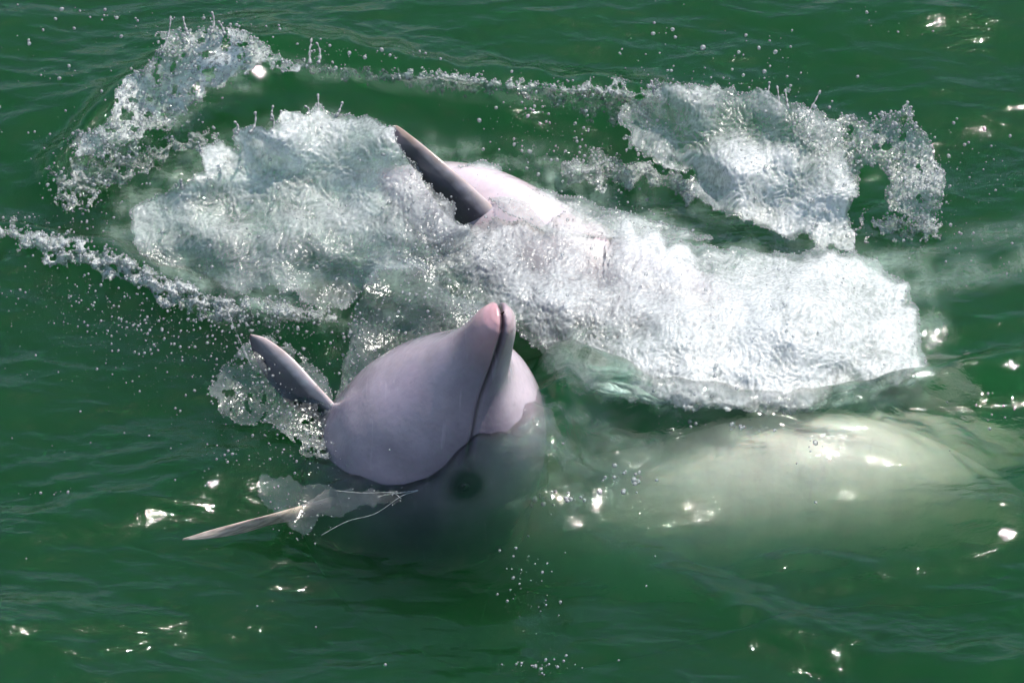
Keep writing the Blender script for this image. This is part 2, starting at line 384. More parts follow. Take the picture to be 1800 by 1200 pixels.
def dolphin_body(spine, d0, scale=1.0, mouth=True, belly=(0.90, 0.92, 0.74)):
    """loft along the spine; d0 is the direction of the back at the snout"""
    Ltot = 2.27 * scale
    s = np.concatenate([np.linspace(0, 0.02, 14) ** 1, np.linspace(0.022, 0.45, 190), np.linspace(0.46, 2.27, 150)]) * scale
    C, u = catmull(spine, s)
    L_sp = catmull(spine, 10)[1][-1]
    T = np.gradient(C, axis=0); T /= np.linalg.norm(T, axis=1)[:, None]
    D = np.zeros_like(C); d = np.array(d0, float)
    for i in range(len(C)):
        d = d - T[i] * (d @ T[i]); d /= np.linalg.norm(d); D[i] = d
    LV = np.cross(D, T)
    fine = np.linspace(0, 2.27, 4000)
    prof = []
    for k_ in range(3):
        y_ = np.interp(fine, PROFILE[:, 0], PROFILE[:, k_ + 1])
        k0 = np.exp(-np.linspace(-2, 2, 23) ** 2 / 2); k0 /= k0.sum(); y0 = np.convolve(np.pad(y_, 11, mode='edge'), k0, 'valid'); w0 = smooth(0.004, 0.022, fine); y_ = y_ * (1 - w0) + y0 * w0
        kk = np.exp(-np.linspace(-2.5, 2.5, 91) ** 2 / 2); kk /= kk.sum()
        ys_ = np.convolve(np.pad(y_, 45, mode='edge'), kk, 'valid'); w_ = smooth(0.0, 0.06, fine); y2 = y_ * (1 - w_) + ys_ * w_
        prof.append(np.interp(s / scale, fine, y2) * scale)
    hd, hv, w = prof
    NA = 200; th = np.linspace(0, 2 * math.pi, NA, endpoint=False)      # 0 = lateral +, 90 deg = dorsal
    ct, st = np.cos(th), np.sin(th)
    sn = (s / scale)[:, None]
    ex = 0.92
    cx = np.sign(ct) * np.abs(ct) ** ex; sx = np.sign(st) * np.abs(st) ** ex
    up = np.where(st[None, :] > 0, hd[:, None], hv[:, None]) * sx[None, :]
    lat = w[:, None] * cx[None, :]
    # mouth line: a groove along each side and round the tip
    rad = np.hypot(up, lat)
    ang = np.degrees(np.arctan2(up, np.abs(lat)))                       # -90..90
    line = -2 - 12 * smooth(0.05, 0.15, sn) + 10 * smooth(0.15, 0.27, sn)
    line = line * 0.6
    dist = np.radians(np.abs(ang - line)) * rad
    act = (1 - smooth(0.228, 0.245, sn)) if mouth else 0
    groove = np.exp(-(dist / (0.0030 + 0.0015 * (1 - smooth(0.02, 0.1, sn)))) ** 2) * act
    lip = np.exp(-((dist - 0.009) / 0.006) ** 2) * act
    k1 = 1 - (0.0085 * groove - 0.0012 * lip) / np.maximum(rad, 0.012)
    up = up * k1; lat = lat * k1
    # cleft seen at the very tip
    tipg = np.exp(-(np.abs(up + 0.001) / 0.0035) ** 2) * (1 - smooth(0.01, 0.022, sn)) * (1 if mouth else 0)
    fwd = -0.008 * tipg
    P = C[:, None, :] + D[:, None, :] * up[..., None] + LV[:, None, :] * lat[..., None] + T[:, None, :] * (-fwd)[..., None]
    # colour: pale pink, mid-head shade and lit melon painted in, dark mouth line, pink lips
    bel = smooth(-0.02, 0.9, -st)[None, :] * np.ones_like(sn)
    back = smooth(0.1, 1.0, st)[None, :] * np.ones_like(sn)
    headbelly = np.array([0.44, 0.34, 0.40]); shade_base = np.array([0.235, 0.18, 0.225]); belly = np.array(belly); lit_bk = np.array([0.62, 0.52, 0.57])
    col = shade_base + (belly - shade_base) * (bel * smooth(0.45, 0.8, sn))[..., None] + (headbelly - shade_base) * (bel * 0.6 * (1 - smooth(0.45, 0.8, sn)))[..., None] + (lit_bk - shade_base) * (back * 0.8)[..., None]
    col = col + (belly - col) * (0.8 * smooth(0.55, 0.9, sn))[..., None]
    pinkt = (1 - smooth(0.015, 0.11, sn)) * smooth(0.004, -0.012, up)
    col = col + (np.array([0.72, 0.36, 0.36]) - col) * (pinkt * 0.6)[..., None]
    dkt = (1 - smooth(0.015, 0.10, sn)) * smooth(-0.002, 0.010, up)
    col = col + (np.array([0.40, 0.27, 0.27]) - col) * (dkt * 0.6)[..., None]
    col = col + (np.array([0.10, 0.07, 0.08]) - col) * (np.clip(groove * 0.95, 0, 1))[..., None]
    tg = np.clip(tipg, 0, 1); col = col + (np.array([0.10, 0.06, 0.07]) - col) * tg[..., None]
    # dark smudge about the eye, greyer line from it to the flipper
    ex_ = np.exp(-((sn - 0.264) / 0.023) ** 2 - ((ang + 2) / 9) ** 2) * (rad > 0.05)
    if mouth: col = col + (np.array([0.015, 0.014, 0.016]) - col) * np.clip(ex_ * 2.2, 0, 0.97)[..., None]
    mot = fbm(sn * 2 + np.zeros_like(up), th[None, :] * 4 + np.zeros_like(up), 3, 21)
    col = col * (1 + 0.0 * mot)[..., None]
    n = len(s)
    V = P.reshape(-1, 3); idx = np.arange(n * NA).reshape(n, NA); nxt = np.roll(idx, -1, axis=1)
    F = np.stack([idx[:-1], idx[1:], nxt[1:], nxt[:-1]], -1).reshape(-1, 4)
    eyes = []
    i_e = int(np.argmin(np.abs(s / scale - 0.268)))
    for sg in (0, 1):
        a_ = math.radians(-2 if sg == 0 else 182); j = int(round((a_ % (2 * math.pi)) / (2 * math.pi) * NA)) % NA
        eyes.append((P[i_e, j], (P[i_e, j] - C[i_e]) / np.linalg.norm(P[i_e, j] - C[i_e]), -T[i_e]))
    return V, F, np.clip(col.reshape(-1, 3), 0, 1), eyes, (C, T, D, LV, s)

def fin(lead, trail, thick, colfn, n=40, m_=28, ref=None):
    """a blade between a leading and a trailing edge, rounded in front, thin behind"""
    A, _ = catmull(lead, n); B, _ = catmull(trail, n)
    nrm = np.cross(A[n // 2] - A[0], B[n // 2] - A[n // 2]); nrm /= np.linalg.norm(nrm)
    th = np.linspace(0, 2 * math.pi, m_, endpoint=False)
    q = (1 - np.cos(th)) / 2                                            # 0 at the leading edge
    t_ = np.sin(th) * np.sqrt(np.clip(1 - q * 0.75, 0.05, 1))
    u = np.linspace(0, 1, n)
    tk = thick * (1 - 0.62 * u) * np.sqrt(np.clip(1 - u ** 6, 0.02, 1))
    P = A[:, None] * (1 - q)[None, :, None] + B[:, None] * q[None, :, None] + nrm * (tk[:, None] * t_[None, :])[..., None]
    V = P.reshape(-1, 3); idx = np.arange(n * m_).reshape(n, m_); nxt = np.roll(idx, -1, axis=1)
    F = np.stack([idx[:-1], idx[1:], nxt[1:], nxt[:-1]], -1).reshape(-1, 4)
    F = np.vstack([F, [[idx[-1][k_], idx[-1][(k_ + 1) % m_], idx[-1][m_ - k_ - 2], idx[-1][m_ - k_ - 1]] for k_ in range(0, m_ // 2 - 1)]])
    U = np.repeat(u, m_); Q = np.tile(q, n)
    return V, F, colfn(U, Q, V)

def finpts(l):
    return [tuple(at(a, b, z)) for a, b, z in l]

def skin_fin(U, Q, V, mott=0.5, seed=3):
    pale = np.array([0.62, 0.54, 0.55]); tan = np.array([0.36, 0.27, 0.22]); shade_dk = np.array([0.07, 0.065, 0.085])  # sunlit leading edge and shaded face are painted into the blade colour
    nz = fbm(U * 16, Q * 6, 4, seed)
    t = np.clip(mott * U * 1.2 + 0.35 * nz * mott, 0, 1)
    c_ = pale[None] + (tan - pale)[None] * t[:, None]
    f = smooth(0.12, 0.3, Q + 0.05 * nz)
    return c_ + (shade_dk - c_) * (0.93 * f)[:, None]

def join(parts):
    Vs, Fs, Cs = [], [], []; k_ = 0
    for V, F, C in parts:
        Vs.append(V); Fs.append(F + k_); Cs.append(C); k_ += len(V)
    return np.vstack(Vs), np.vstack(Fs), np.vstack(Cs)

def fluke_parts(frame, scale, colf):
    C, T, D, LV, s = frame; i = len(s) - 6; c0, t0, l0 = C[i], T[i], LV[i]
    out = []
    for sg in (-1, 1):
        lead = [c0 - t0 * 0.16 * scale, c0 + l0 * sg * 0.12 * scale - t0 * 0.04 * scale, c0 + l0 * sg * 0.24 * scale + t0 * 0.06 * scale, c0 + l0 * sg * 0.31 * scale + t0 * 0.15 * scale]
        trail = [c0 + t0 * 0.02 * scale, c0 + l0 * sg * 0.10 * scale + t0 * 0.07 * scale, c0 + l0 * sg * 0.22 * scale + t0 * 0.12 * scale, c0 + l0 * sg * 0.30 * scale + t0 * 0.155 * scale]
        out.append(fin(lead, trail, 0.016 * scale, colf))
    return out


def make_eye(p, nrm, fw, parent):
    nrm = nrm / np.linalg.norm(nrm); fw = fw - nrm * (fw @ nrm); fw /= np.linalg.norm(fw); sd_ = np.cross(nrm, fw)
    a = np.linspace(0, 2 * math.pi, 24, endpoint=False); b = np.linspace(0, math.pi, 13)
    B, A = np.meshgrid(b, a, indexing='ij')
    loc = np.stack([np.sin(B) * np.cos(A) * 0.014, np.sin(B) * np.sin(A) * 0.0085, np.cos(B) * 0.006], -1)
    P = p - nrm * 0.0015 + loc[..., :1] * fw + loc[..., 1:2] * sd_ + loc[..., 2:] * nrm
    idx = np.arange(P.shape[0] * 24).reshape(-1, 24); nxt = np.roll(idx, -1, axis=1)
    F = np.stack([idx[:-1], idx[1:], nxt[1:], nxt[:-1]], -1).reshape(-1, 4)
    return mesh_np('eye', P.reshape(-1, 3), F, M_EYE, parent)

# --- the near dolphin: head up out of the water, body turning away below the surface to the right
spineA = [TIP - fw * q for q in (0, 0.1, 0.2, 0.3, 0.4, 0.5, 0.6)] + [np.array([-0.165, -0.165, -0.27]), np.array([-0.12, -0.145, -0.36]), np.array([0.0, -0.16, -0.42]), np.array([0.13, -0.22, -0.35]), at(1195, 952, -0.235),
          at(1360, 905, -0.168), at(1520, 905, -0.20), at(1690, 945, -0.36), at(1900, 1000, -0.75), at(2050, 1030, -1.0)]
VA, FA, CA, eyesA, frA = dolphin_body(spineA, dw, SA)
up_lead = finpts([(640, 790, -0.02), (596, 722, 0.035), (556, 676, 0.075), (512, 628, 0.105), (470, 596, 0.12), (441, 587, 0.125)])
up_tr = finpts([(600, 830, -0.09), (548, 744, -0.03), (508, 710, 0.010), (468, 664, 0.05), (446, 622, 0.088), (438, 592, 0.12)])
lo_lead = finpts([(660, 850, -0.12), (570, 876, -0.03), (480, 902, 0.03), (430, 915, 0.03), (370, 931, 0.025), (322, 946, 0.015)])
lo_tr = finpts([(680, 890, -0.15), (580, 906, -0.06), (482, 921, 0.0), (430, 936, 0.0), (372, 946, 0.01), (321, 949, 0.013)])
def mott_fin(U, Q, V):
    c_ = skin_fin(U, Q, V, 0.8, 5)
    c_ = c_ * (1 - 0.8) + np.array([0.15, 0.14, 0.16])[None] * 0.8
    w = smooth(0.50, 0.55, U + 0.03 * np.sin(Q * 9)); sand = np.array([0.50, 0.40, 0.33])[None] * (0.75 + 0.5 * (fbm(U * 30, Q * 5, 3, 8) > 0))[:, None]
    return c_ * (1 - w)[:, None] + sand * w[:, None]
V, F, C_ = join([(VA, FA, CA), fin(up_lead, up_tr, 0.017, skin_fin), fin(lo_lead, lo_tr, 0.010, mott_fin)] + fluke_parts(frA, SA, skin_fin))
rootA = bpy.data.objects.new('dolphin', None); COL.objects.link(rootA); rootA.location = tuple(frA[0][150])
tag(rootA, label='pale pink dolphin with its beak raised out of the green water facing the viewer', category='dolphin', group='dolphins surfacing together')
def reparent(o, r):
    o.parent = r; o.matrix_parent_inverse = Matrix.Translation(-r.location)
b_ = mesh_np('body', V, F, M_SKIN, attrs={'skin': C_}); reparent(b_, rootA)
for e in eyesA: reparent(make_eye(*e, None), rootA)

# --- the far dolphin: fin and pink back showing behind, the rest under the foam
spineB = [at(1720, 740, -0.26), at(1600, 720, -0.22), at(1480, 690, -0.18), at(1300, 640, -0.12), at(1130, 560, -0.06), at(980, 480, -0.01),
          at(840, 400, 0.0), at(700, 370, -0.10), at(480, 420, -0.36), at(150, 520, -0.6), at(-200, 600, -0.75)]
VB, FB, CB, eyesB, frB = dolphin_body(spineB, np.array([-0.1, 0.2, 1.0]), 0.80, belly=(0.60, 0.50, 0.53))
B_lead = finpts([(930, 420, 0.05), (872, 368, 0.105), (820, 320, 0.165), (776, 282, 0.20), (732, 246, 0.22), (700, 222, 0.225), (690, 221, 0.225)])
B_tr = finpts([(880, 482, -0.04), (826, 425, 0.03), (778, 370, 0.09), (742, 318, 0.145), (716, 280, 0.18), (696, 250, 0.205), (687, 232, 0.215)])
V, F, C_ = join([(VB, FB, CB), fin(B_lead, B_tr, 0.019, lambda U, Q, V: skin_fin(U, Q, V, 0.9, 12))] + fluke_parts(frB, 0.8, skin_fin))
rootB = bpy.data.objects.new('dolphin', None); COL.objects.link(rootB); rootB.location = tuple(frB[0][150])
tag(rootB, label='pink back and fin painted with shade, of a dolphin half hidden behind the splash', category='dolphin', group='dolphins surfacing together')
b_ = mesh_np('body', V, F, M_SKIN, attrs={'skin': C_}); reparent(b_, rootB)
for e in eyesB: reparent(make_eye(*e, None), rootB)

# ------------------------------------------------------------------ drops
def ico():
    import bmesh
    bm = bmesh.new(); bmesh.ops.create_icosphere(bm, subdivisions=1, radius=1.0)
    v = np.array([q.co[:] for q in bm.verts]); f_ = np.array([[q.index for q in p.verts] for p in bm.faces]); bm.free(); return v, f_
IV, IF = ico()
def ico2():
    import bmesh
    bm = bmesh.new(); bmesh.ops.create_icosphere(bm, subdivisions=2, radius=1.0)
    v = np.array([q.co[:] for q in bm.verts]); f_ = np.array([[q.index for q in p.verts] for p in bm.faces]); bm.free(); return v, f_
IV2, IF2 = ico2()

def drops_mesh(P, R, seed=0, big=False):
    r = np.random.RandomState(seed); n = len(P)
    iv, iff = (IV2, IF2) if big else (IV, IF)
    ang = r.rand(n) * 6.283; ca, sa = np.cos(ang), np.sin(ang)
    st = 1 + 0.35 * r.rand(n)
    v = iv[None] * R[:, None, None]
    x = v[..., 0] * ca[:, None] - v[..., 1] * sa[:, None]; y = v[..., 0] * sa[:, None] + v[..., 1] * ca[:, None]
    ax = r.normal(size=(n, 3)); ax /= np.linalg.norm(ax, axis=1)[:, None]
    w = np.stack([x, y, v[..., 2]], -1)
    w = w + ax[:, None, :] * ((w * ax[:, None, :]).sum(-1) * (st - 1)[:, None])[..., None]
    V = (P[:, None] + w).reshape(-1, 3)
    F = (iff[None] + (np.arange(n) * len(iv))[:, None, None]).reshape(-1, 3)
    return V, F

# ------------------------------------------------------------------ splash sheets
ALL_RIM = []
def sheet(name, label, poly, zctl, step=1.7, dome=0.0, domew=60, rough=0.008, lam=26, aer=0.6, aerctl=None, tear=16, hole=0.0, seed=1, lift=0.0, rimp=0.5,
          rimr=0.0018, drops=0, dropsr=0.003, rest=False, mat=None, tearlam=34, lowest=-0.03, edge_w=0.22, fray=14):
    """thrown water as a wrinkled sheet with torn edges; zctl are (px, py, height) knots; its drops are joined in"""
    xs_ = [p[0] for p in poly]; ys_ = [p[1] for p in poly]; pad = 25
    gx = np.arange(min(xs_) - pad, max(xs_) + pad, step); gy = np.arange(min(ys_) - pad, max(ys_) + pad, step)
    X, Y = np.meshgrid(gx, gy)
    sdv = poly_in(X, Y, poly)
    tn = fbm(X / tearlam, Y / tearlam, 3, seed + 40, 0.48)
    e = sdv + tear * tn
    if hole > 0:
        hn = ridged(X / 30, Y / 26, 3, seed + 70)
        e = np.minimum(e, (hn - hole) * 60 + np.clip(sdv, 0, 30) * 0.1)
    keep = e > 0
    z = idw(X, Y, zctl) if not rest else np.zeros_like(X)
    if rest:
        z = surf_at(X.ravel(), Y.ravel()).reshape(X.shape) + idw(X, Y, zctl) * smooth(-4, 40, e)
    z = z + dome * np.sqrt(np.clip(e / domew, 0, 1))
    # warped wrinkles
    wx = X + 14 * pn(X / 45, Y / 45, seed + 5); wy = Y + 14 * pn(X / 45, Y / 45, seed + 8)
    rn = ridged(wx / lam, wy / lam, 4, seed, 0.62) - 0.6
    rn2 = fbm(wx / (lam * 0.28), wy / (lam * 0.28), 3, seed + 11, 0.6)
    big = fbm(X / 90, Y / 75, 2, seed + 31)
    fade = smooth(0, 10, e) * 0.85 + 0.15
    rlevel = rough * fade
    P = at(X, Y, z)
    nrm = 0.55 * CZ + 0.45 * np.array([0, 0, 1.0]); nrm = nrm / np.linalg.norm(nrm)
    off = rlevel * (0.60 * rn + 0.13 * rn2) + rough * 1.3 * big
    P = P + nrm * off[..., None]
    P[..., 2] = np.maximum(P[..., 2], lowest)
    lace = ridged(wx / 17, wy / 15, 3, seed + 90, 0.6)
    A = aer + (0 if aerctl is None else idw(X, Y, aerctl) - aer)
    A = A + (0.42 * (lace - 0.62) + 0.34 * big + 0.10 * rn2) * np.clip(A * 2.0, 0.1, 1)
    A = A + edge_w * np.exp(-((e - 3) / 4.0) ** 2)
    if fray: A = A * (1 - 0.75 * smooth(0.2, 0.75, 1 - e / (fray * (1.0 + 0.8 * pn(X / 40, Y / 40, seed + 60)))))
    A = np.clip(A, 0.03, 1)
    idx = -np.ones(X.shape, int)
    q = keep[:-1, :-1] & keep[1:, :-1] & keep[:-1, 1:] & keep[1:, 1:]
    used = np.zeros(X.shape, bool); used[:-1, :-1] |= q; used[1:, :-1] |= q; used[:-1, 1:] |= q; used[1:, 1:] |= q
    idx[used] = np.arange(used.sum())
    V = P[used]; At = A[used]
    ii = np.stack([idx[1:, :-1], idx[1:, 1:], idx[:-1, 1:], idx[:-1, :-1]], -1)
    F = ii[q]
    o = mesh_np(name, V, F, mat or M_SPLASH, attrs={'aer': At})
    tag(o, label=label, kind='stuff')
    r = np.random.RandomState(seed)
    edge = used & (e < 2.2 * step)
    Pe = P[edge]; k_ = r.rand(len(Pe)) < rimp * 0.8; Pe = Pe[k_]
    Re = rimr * (0.4 + 1.0 * r.rand(len(Pe)) ** 2)
    ALL_RIM.append((Pe, Re))
    if drops:
        Pi = P[used & (e > 4)]; jj = r.randint(0, len(Pi), drops)
        Pd = Pi[jj] + nrm * (0.002 + 0.03 * r.rand(drops)[:, None] ** 3); Rd = dropsr * (0.35 + 0.9 * r.rand(drops) ** 2.5)
        ALL_RIM.append((Pd, Rd))
    return o

SHEETS = []
# the veil thrown off the far fin
sheet('splash', 'wide white veil of water fanning left from the far dolphin fin',
      [(228, 370), (262, 340), (340, 318), (362, 300), (346, 256), (372, 250), (410, 262), (414, 222), (440, 215), (470, 232), (500, 196), (560, 192), (620, 200),
       (660, 212), (695, 222), (712, 262), (752, 318), (800, 368), (830, 420), (830, 470), (760, 480), (700, 470), (650, 500), (610, 545), (540, 535), (470, 500), (410, 525), (330, 505), (262, 450), (232, 430)],
      [(230, 400, 0.03), (350, 270, 0.13), (500, 200, 0.22), (690, 225, 0.24), (800, 385, 0.155), (770, 370, 0.16), (560, 400, 0.10), (400, 400, 0.07), (600, 530, 0.02), (330, 500, 0.0), (820, 460, 0.08)],
      aer=0.5, aerctl=[(520, 235, 0.8), (420, 290, 0.6), (640, 260, 0.5), (560, 330, 0.45), (700, 340, 0.36), (760, 420, 0.36), (480, 400, 0.36), (400, 470, 0.20), (560, 480, 0.18), (250, 400, 0.36), (340, 360, 0.42), (340, 460, 0.30)],
      rough=0.009, tear=11, seed=2, drops=120, dropsr=0.0036)
# crown of the splash far left
sheet('splash', 'tall curling splash at the upper left of the white veil',
      [(106, 254), (150, 232), (185, 215), (200, 165), (250, 120), (282, 70), (300, 42), (320, 60), (345, 58), (368, 32), (392, 45), (440, 62), (500, 90), (530, 118), (470, 118), (400, 140), (352, 170), (330, 200), (300, 225), (240, 240), (170, 268), (120, 275)],
      [(106, 260, 0.02), (200, 190, 0.09), (290, 60, 0.2), (380, 50, 0.2), (500, 100, 0.12), (400, 140, 0.07), (300, 220, 0.04)],
      aer=0.48, aerctl=[(380, 110, 0.9), (300, 140, 0.65), (250, 200, 0.6), (160, 250, 0.5), (480, 100, 0.6), (300, 60, 0.4)], rough=0.010, tear=15, hole=0.28, seed=5, drops=700, dropsr=0.0036)
sheet('foam', 'thin broken line of foam along the wave behind the dolphins',
      [(520, 108), (600, 122), (700, 128), (790, 128), (850, 138), (960, 148), (1090, 158), (1090, 172), (980, 166), (860, 160), (830, 168), (740, 158), (640, 140), (520, 124)],
      [(520, 115, 0.015), (1090, 165, 0.012)], rest=True, aer=0.4, rough=0.004, tear=12, tearlam=14, seed=9, drops=260, dropsr=0.003)
# right splash
sheet('splash', 'dense white splash thrown up behind the foam mound on the right',
      [(1085, 185), (1120, 170), (1150, 150), (1230, 148), (1310, 155), (1380, 165), (1430, 190), (1480, 215), (1500, 300), (1498, 380), (1506, 440), (1440, 430), (1350, 402), (1270, 370), (1225, 340), (1205, 305), (1150, 290), (1100, 262)],
      [(1085, 200, 0.06), (1200, 150, 0.17), (1400, 180, 0.17), (1480, 300, 0.12), (1300, 280, 0.10), (1350, 395, 0.03), (1220, 330, 0.03), (1500, 430, 0.04)],
      aer=0.62, aerctl=[(1150, 200, 0.30), (1300, 190, 0.30), (1300, 290, 0.75), (1400, 350, 0.85), (1450, 410, 0.8), (1230, 260, 0.55), (1440, 230, 0.28)], rough=0.011, tear=14, seed=14, drops=120, dropsr=0.0036)
sheet('splash', 'clear blue tinted curl of water at the far right splash',
      [(1400, 185), (1470, 208), (1540, 205), (1598, 184), (1612, 215), (1640, 270), (1664, 318), (1655, 360), (1640, 402), (1605, 395), (1560, 370), (1560, 320), (1545, 290), (1520, 290), (1505, 340), (1480, 340), (1440, 280), (1400, 240)],
      [(1400, 200, 0.15), (1598, 184, 0.17), (1660, 320, 0.08), (1640, 400, 0.02), (1500, 330, 0.06), (1540, 250, 0.11)],
      aer=0.26, aerctl=[(1450, 230, 0.3), (1580, 200, 0.12), (1600, 280, 0.34), (1640, 360, 0.3), (1490, 320, 0.5)], rough=0.010, tear=9, hole=0.24, seed=19, drops=700, dropsr=0.0036)
# foam over the far back and the big mound
sheet('foam', 'broad mound of white foam to the right of the raised beak',
      [(800, 405), (850, 385), (900, 392), (965, 384), (1010, 372), (1100, 384), (1180, 420), (1290, 440), (1400, 440), (1500, 438), (1555, 462), (1600, 510), (1618, 560), (1625, 620), (1640, 655), (1560, 678), (1480, 700), (1440, 722), (1350, 728), (1240, 724), (1130, 712), (1040, 698), (1000, 690),
       (970, 660), (930, 600), (880, 560), (840, 545), (780, 520), (740, 490), (770, 440)],
      [(800, 420, 0.10), (950, 400, 0.105), (1150, 430, 0.085), (1350, 450, 0.05), (1550, 480, 0.03), (1620, 620, 0.02), (1400, 560, 0.11), (1200, 560, 0.10), (1000, 520, 0.085), (1050, 680, 0.05), (1300, 715, 0.055), (1480, 700, 0.03), (820, 520, 0.06), (960, 640, 0.04)],
      dome=0.02, domew=70, fray=22, aer=0.72, aerctl=[(860, 450, 0.38), (950, 430, 0.38), (1000, 480, 0.55), (1060, 560, 0.5), (1000, 620, 0.5), (900, 520, 0.5), (1100, 450, 0.55), (1250, 440, 0.5), (1200, 540, 0.85), (1400, 520, 0.9), (1500, 500, 0.9), (1300, 640, 0.95), (1450, 640, 0.9), (1580, 580, 0.85), (1150, 660, 0.9), (1580, 660, 0.6), (790, 470, 0.35)],
      rough=0.009, lam=24, tear=9, seed=23, drops=120, dropsr=0.0034, rimp=0.35)
# film wrapped round the far back
sheet('foam', 'thin film of water sliding off the pink back behind the fin',
      [(800, 290), (850, 282), (885, 292), (890, 318), (950, 335), (1030, 350), (1100, 372), (1180, 395), (1260, 420), (1180, 430), (1050, 420), (960, 410), (900, 380), (860, 350)],
      [(800, 290, 0.10), (880, 290, 0.10), (1000, 350, 0.10), (1200, 410, 0.07), (900, 380, 0.13)], aer=0.36, edge_w=0.12, rough=0.004, tear=5, seed=29, drops=40, rimr=0.0018)
sheet('foam', 'patchy foam between the far dolphin and the right splash',
      [(990, 285), (1050, 270), (1120, 282), (1200, 300), (1240, 330), (1260, 360), (1200, 345), (1120, 318), (1060, 325), (1000, 318)],
      [(1000, 300, 0.02), (1240, 340, 0.02)], rest=True, aer=0.5, rough=0.005, tear=20, seed=31, drops=300)
sheet('foam', 'lacy foam patches drifting below the upper left splash',
      [(80, 318), (140, 270), (220, 262), (330, 235), (400, 232), (330, 262), (270, 300), (190, 330), (160, 370), (110, 360)], [(100, 300, 0.015), (350, 240, 0.02)], rest=True, aer=0.4, rough=0.005, tear=24, tearlam=26, hole=0.40, seed=83, drops=90)
sheet('foam', 'ragged foam trail linking the thin line to the right splash',
      [(1000, 150), (1100, 150), (1180, 165), (1140, 210), (1080, 215), (1000, 195), (930, 175)], [(1050, 170, 0.02), (1140, 180, 0.05)], rest=True, aer=0.42, rough=0.006, tear=22, tearlam=26, hole=0.42, seed=85, drops=120)
sheet('foam', 'sprinkled foam below the curl at the far right',
      [(1500, 385), (1560, 380), (1640, 385), (1660, 410), (1600, 422), (1520, 415)], [(1550, 400, 0.01), (1640, 400, 0.02)], rest=True, aer=0.4, rough=0.005, tear=20, tearlam=22, hole=0.45, seed=87, drops=90)
# veil right behind the beak
sheet('splash', 'clear veil of water standing behind and left of the beak',
      [(592, 700), (605, 640), (618, 560), (640, 500), (660, 470), (710, 455), (750, 462), (772, 500), (800, 520), (850, 530), (900, 545), (905, 575), (830, 590), (760, 600), (700, 630), (655, 680), (620, 740)],
      [(592, 700, 0.04), (650, 480, 0.17), (740, 460, 0.18), (900, 550, 0.10), (700, 620, 0.08), (620, 740, 0.04)],
      aer=0.14, edge_w=0.1, rough=0.004, lam=18, tear=8, seed=37, drops=160, rimr=0.0008)
# long low streak at the left
sheet('foam', 'long streak of foam running in from the left edge',
      [(-20, 392), (50, 398), (100, 412), (150, 425), (220, 450), (300, 490), (400, 525), (480, 530), (560, 540), (620, 555), (560, 572), (470, 568), (400, 570), (320, 550), (250, 510), (180, 480), (130, 470), (70, 470), (60, 440), (-20, 412)],
      [(0, 400, 0.02), (300, 510, 0.03), (600, 560, 0.02)], rest=True, aer=0.65, aerctl=[(100, 430, 0.75), (200, 460, 0.85), (350, 530, 0.65), (500, 550, 0.45)], rough=0.006, tear=18, hole=0.27, seed=41, drops=700, dropsr=0.003)
# round the raised flipper
sheet('splash', 'clear sheet of water hanging round the raised flipper',
      [(366, 690), (378, 660), (410, 625), (440, 590), (500, 600), (545, 625), (575, 665), (592, 700), (590, 760), (575, 810), (530, 800), (510, 770), (470, 745), (420, 742), (385, 722)],
      [(366, 690, 0.04), (440, 600, 0.10), (580, 680, 0.05), (570, 800, 0.01), (430, 740, 0.02)],
      aer=0.12, rough=0.006, lam=30, tear=7, hole=0.33, seed=43, drops=200, dropsr=0.0026, rimp=0.4, rimr=0.0013)
# low veil before the chest
sheet('splash', 'low grey film of water between the lower flipper and the chin',
      [(448, 835), (470, 828), (540, 850), (640, 860), (740, 862), (700, 880), (640, 895), (580, 905), (540, 940), (510, 935), (476, 900), (462, 870)],
      [(450, 840, 0.05), (740, 862, 0.03), (520, 930, 0.02), (480, 900, 0.05)], aer=0.04, edge_w=0.02, rough=0.002, lam=40, tear=10, seed=47, drops=30, dropsr=0.002, rimr=0.001, rimp=0.08)

M_MIST = mist_material()
def cloud(poly, zd, aer, seed, label, fr=60, stretch=1.0, rot=0.0, thr=0.0):
    xs_ = [p[0] for p in poly]; ys_ = [p[1] for p in poly]; step = 4.0
    X, Y = np.meshgrid(np.arange(min(xs_) - 10, max(xs_) + 10, step), np.arange(min(ys_) - 10, max(ys_) + 10, step))
    e = poly_in(X, Y, poly); keep = e > 0
    z = surf_at(X.ravel(), Y.ravel()).reshape(X.shape) - zd - 0.012 * (1 + fbm(X / 60, Y / 45, 3, seed))
    P = at(X, Y, z)
    c_, s_ = math.cos(rot), math.sin(rot); u = X * c_ + Y * s_; v = -X * s_ + Y * c_
    a = smooth(0, fr, e) * np.clip(aer * (1 + 1.3 * fbm(u / (70 * stretch), v / 38, 4, seed + 3) + 0.7 * (ridged(u / (45 * stretch), v / 24, 3, seed + 5) - 0.6)) - thr, 0, 0.9)
    q = keep[:-1, :-1] & keep[1:, :-1] & keep[:-1, 1:] & keep[1:, 1:]
    used = np.zeros(X.shape, bool); used[:-1, :-1] |= q; used[1:, :-1] |= q; used[:-1, 1:] |= q; used[1:, 1:] |= q
    idx = -np.ones(X.shape, int); idx[used] = np.arange(used.sum())
    ii = np.stack([idx[1:, :-1], idx[1:, 1:], idx[:-1, 1:], idx[:-1, :-1]], -1)
    o = mesh_np('foam', P[used], ii[q], M_MIST, attrs={'aer': a[used]}); tag(o, label=label, kind='stuff')
cloud([(150, 430), (200, 300), (340, 230), (560, 170), (800, 230), (1000, 240), (1240, 330), (1420, 400), (1640, 430), (1700, 600), (1640, 720), (1400, 760), (1050, 760), (950, 600), (620, 600), (380, 600)], 0.012, 0.42, 61,
      'milky bubbles under the surface round the white splash')
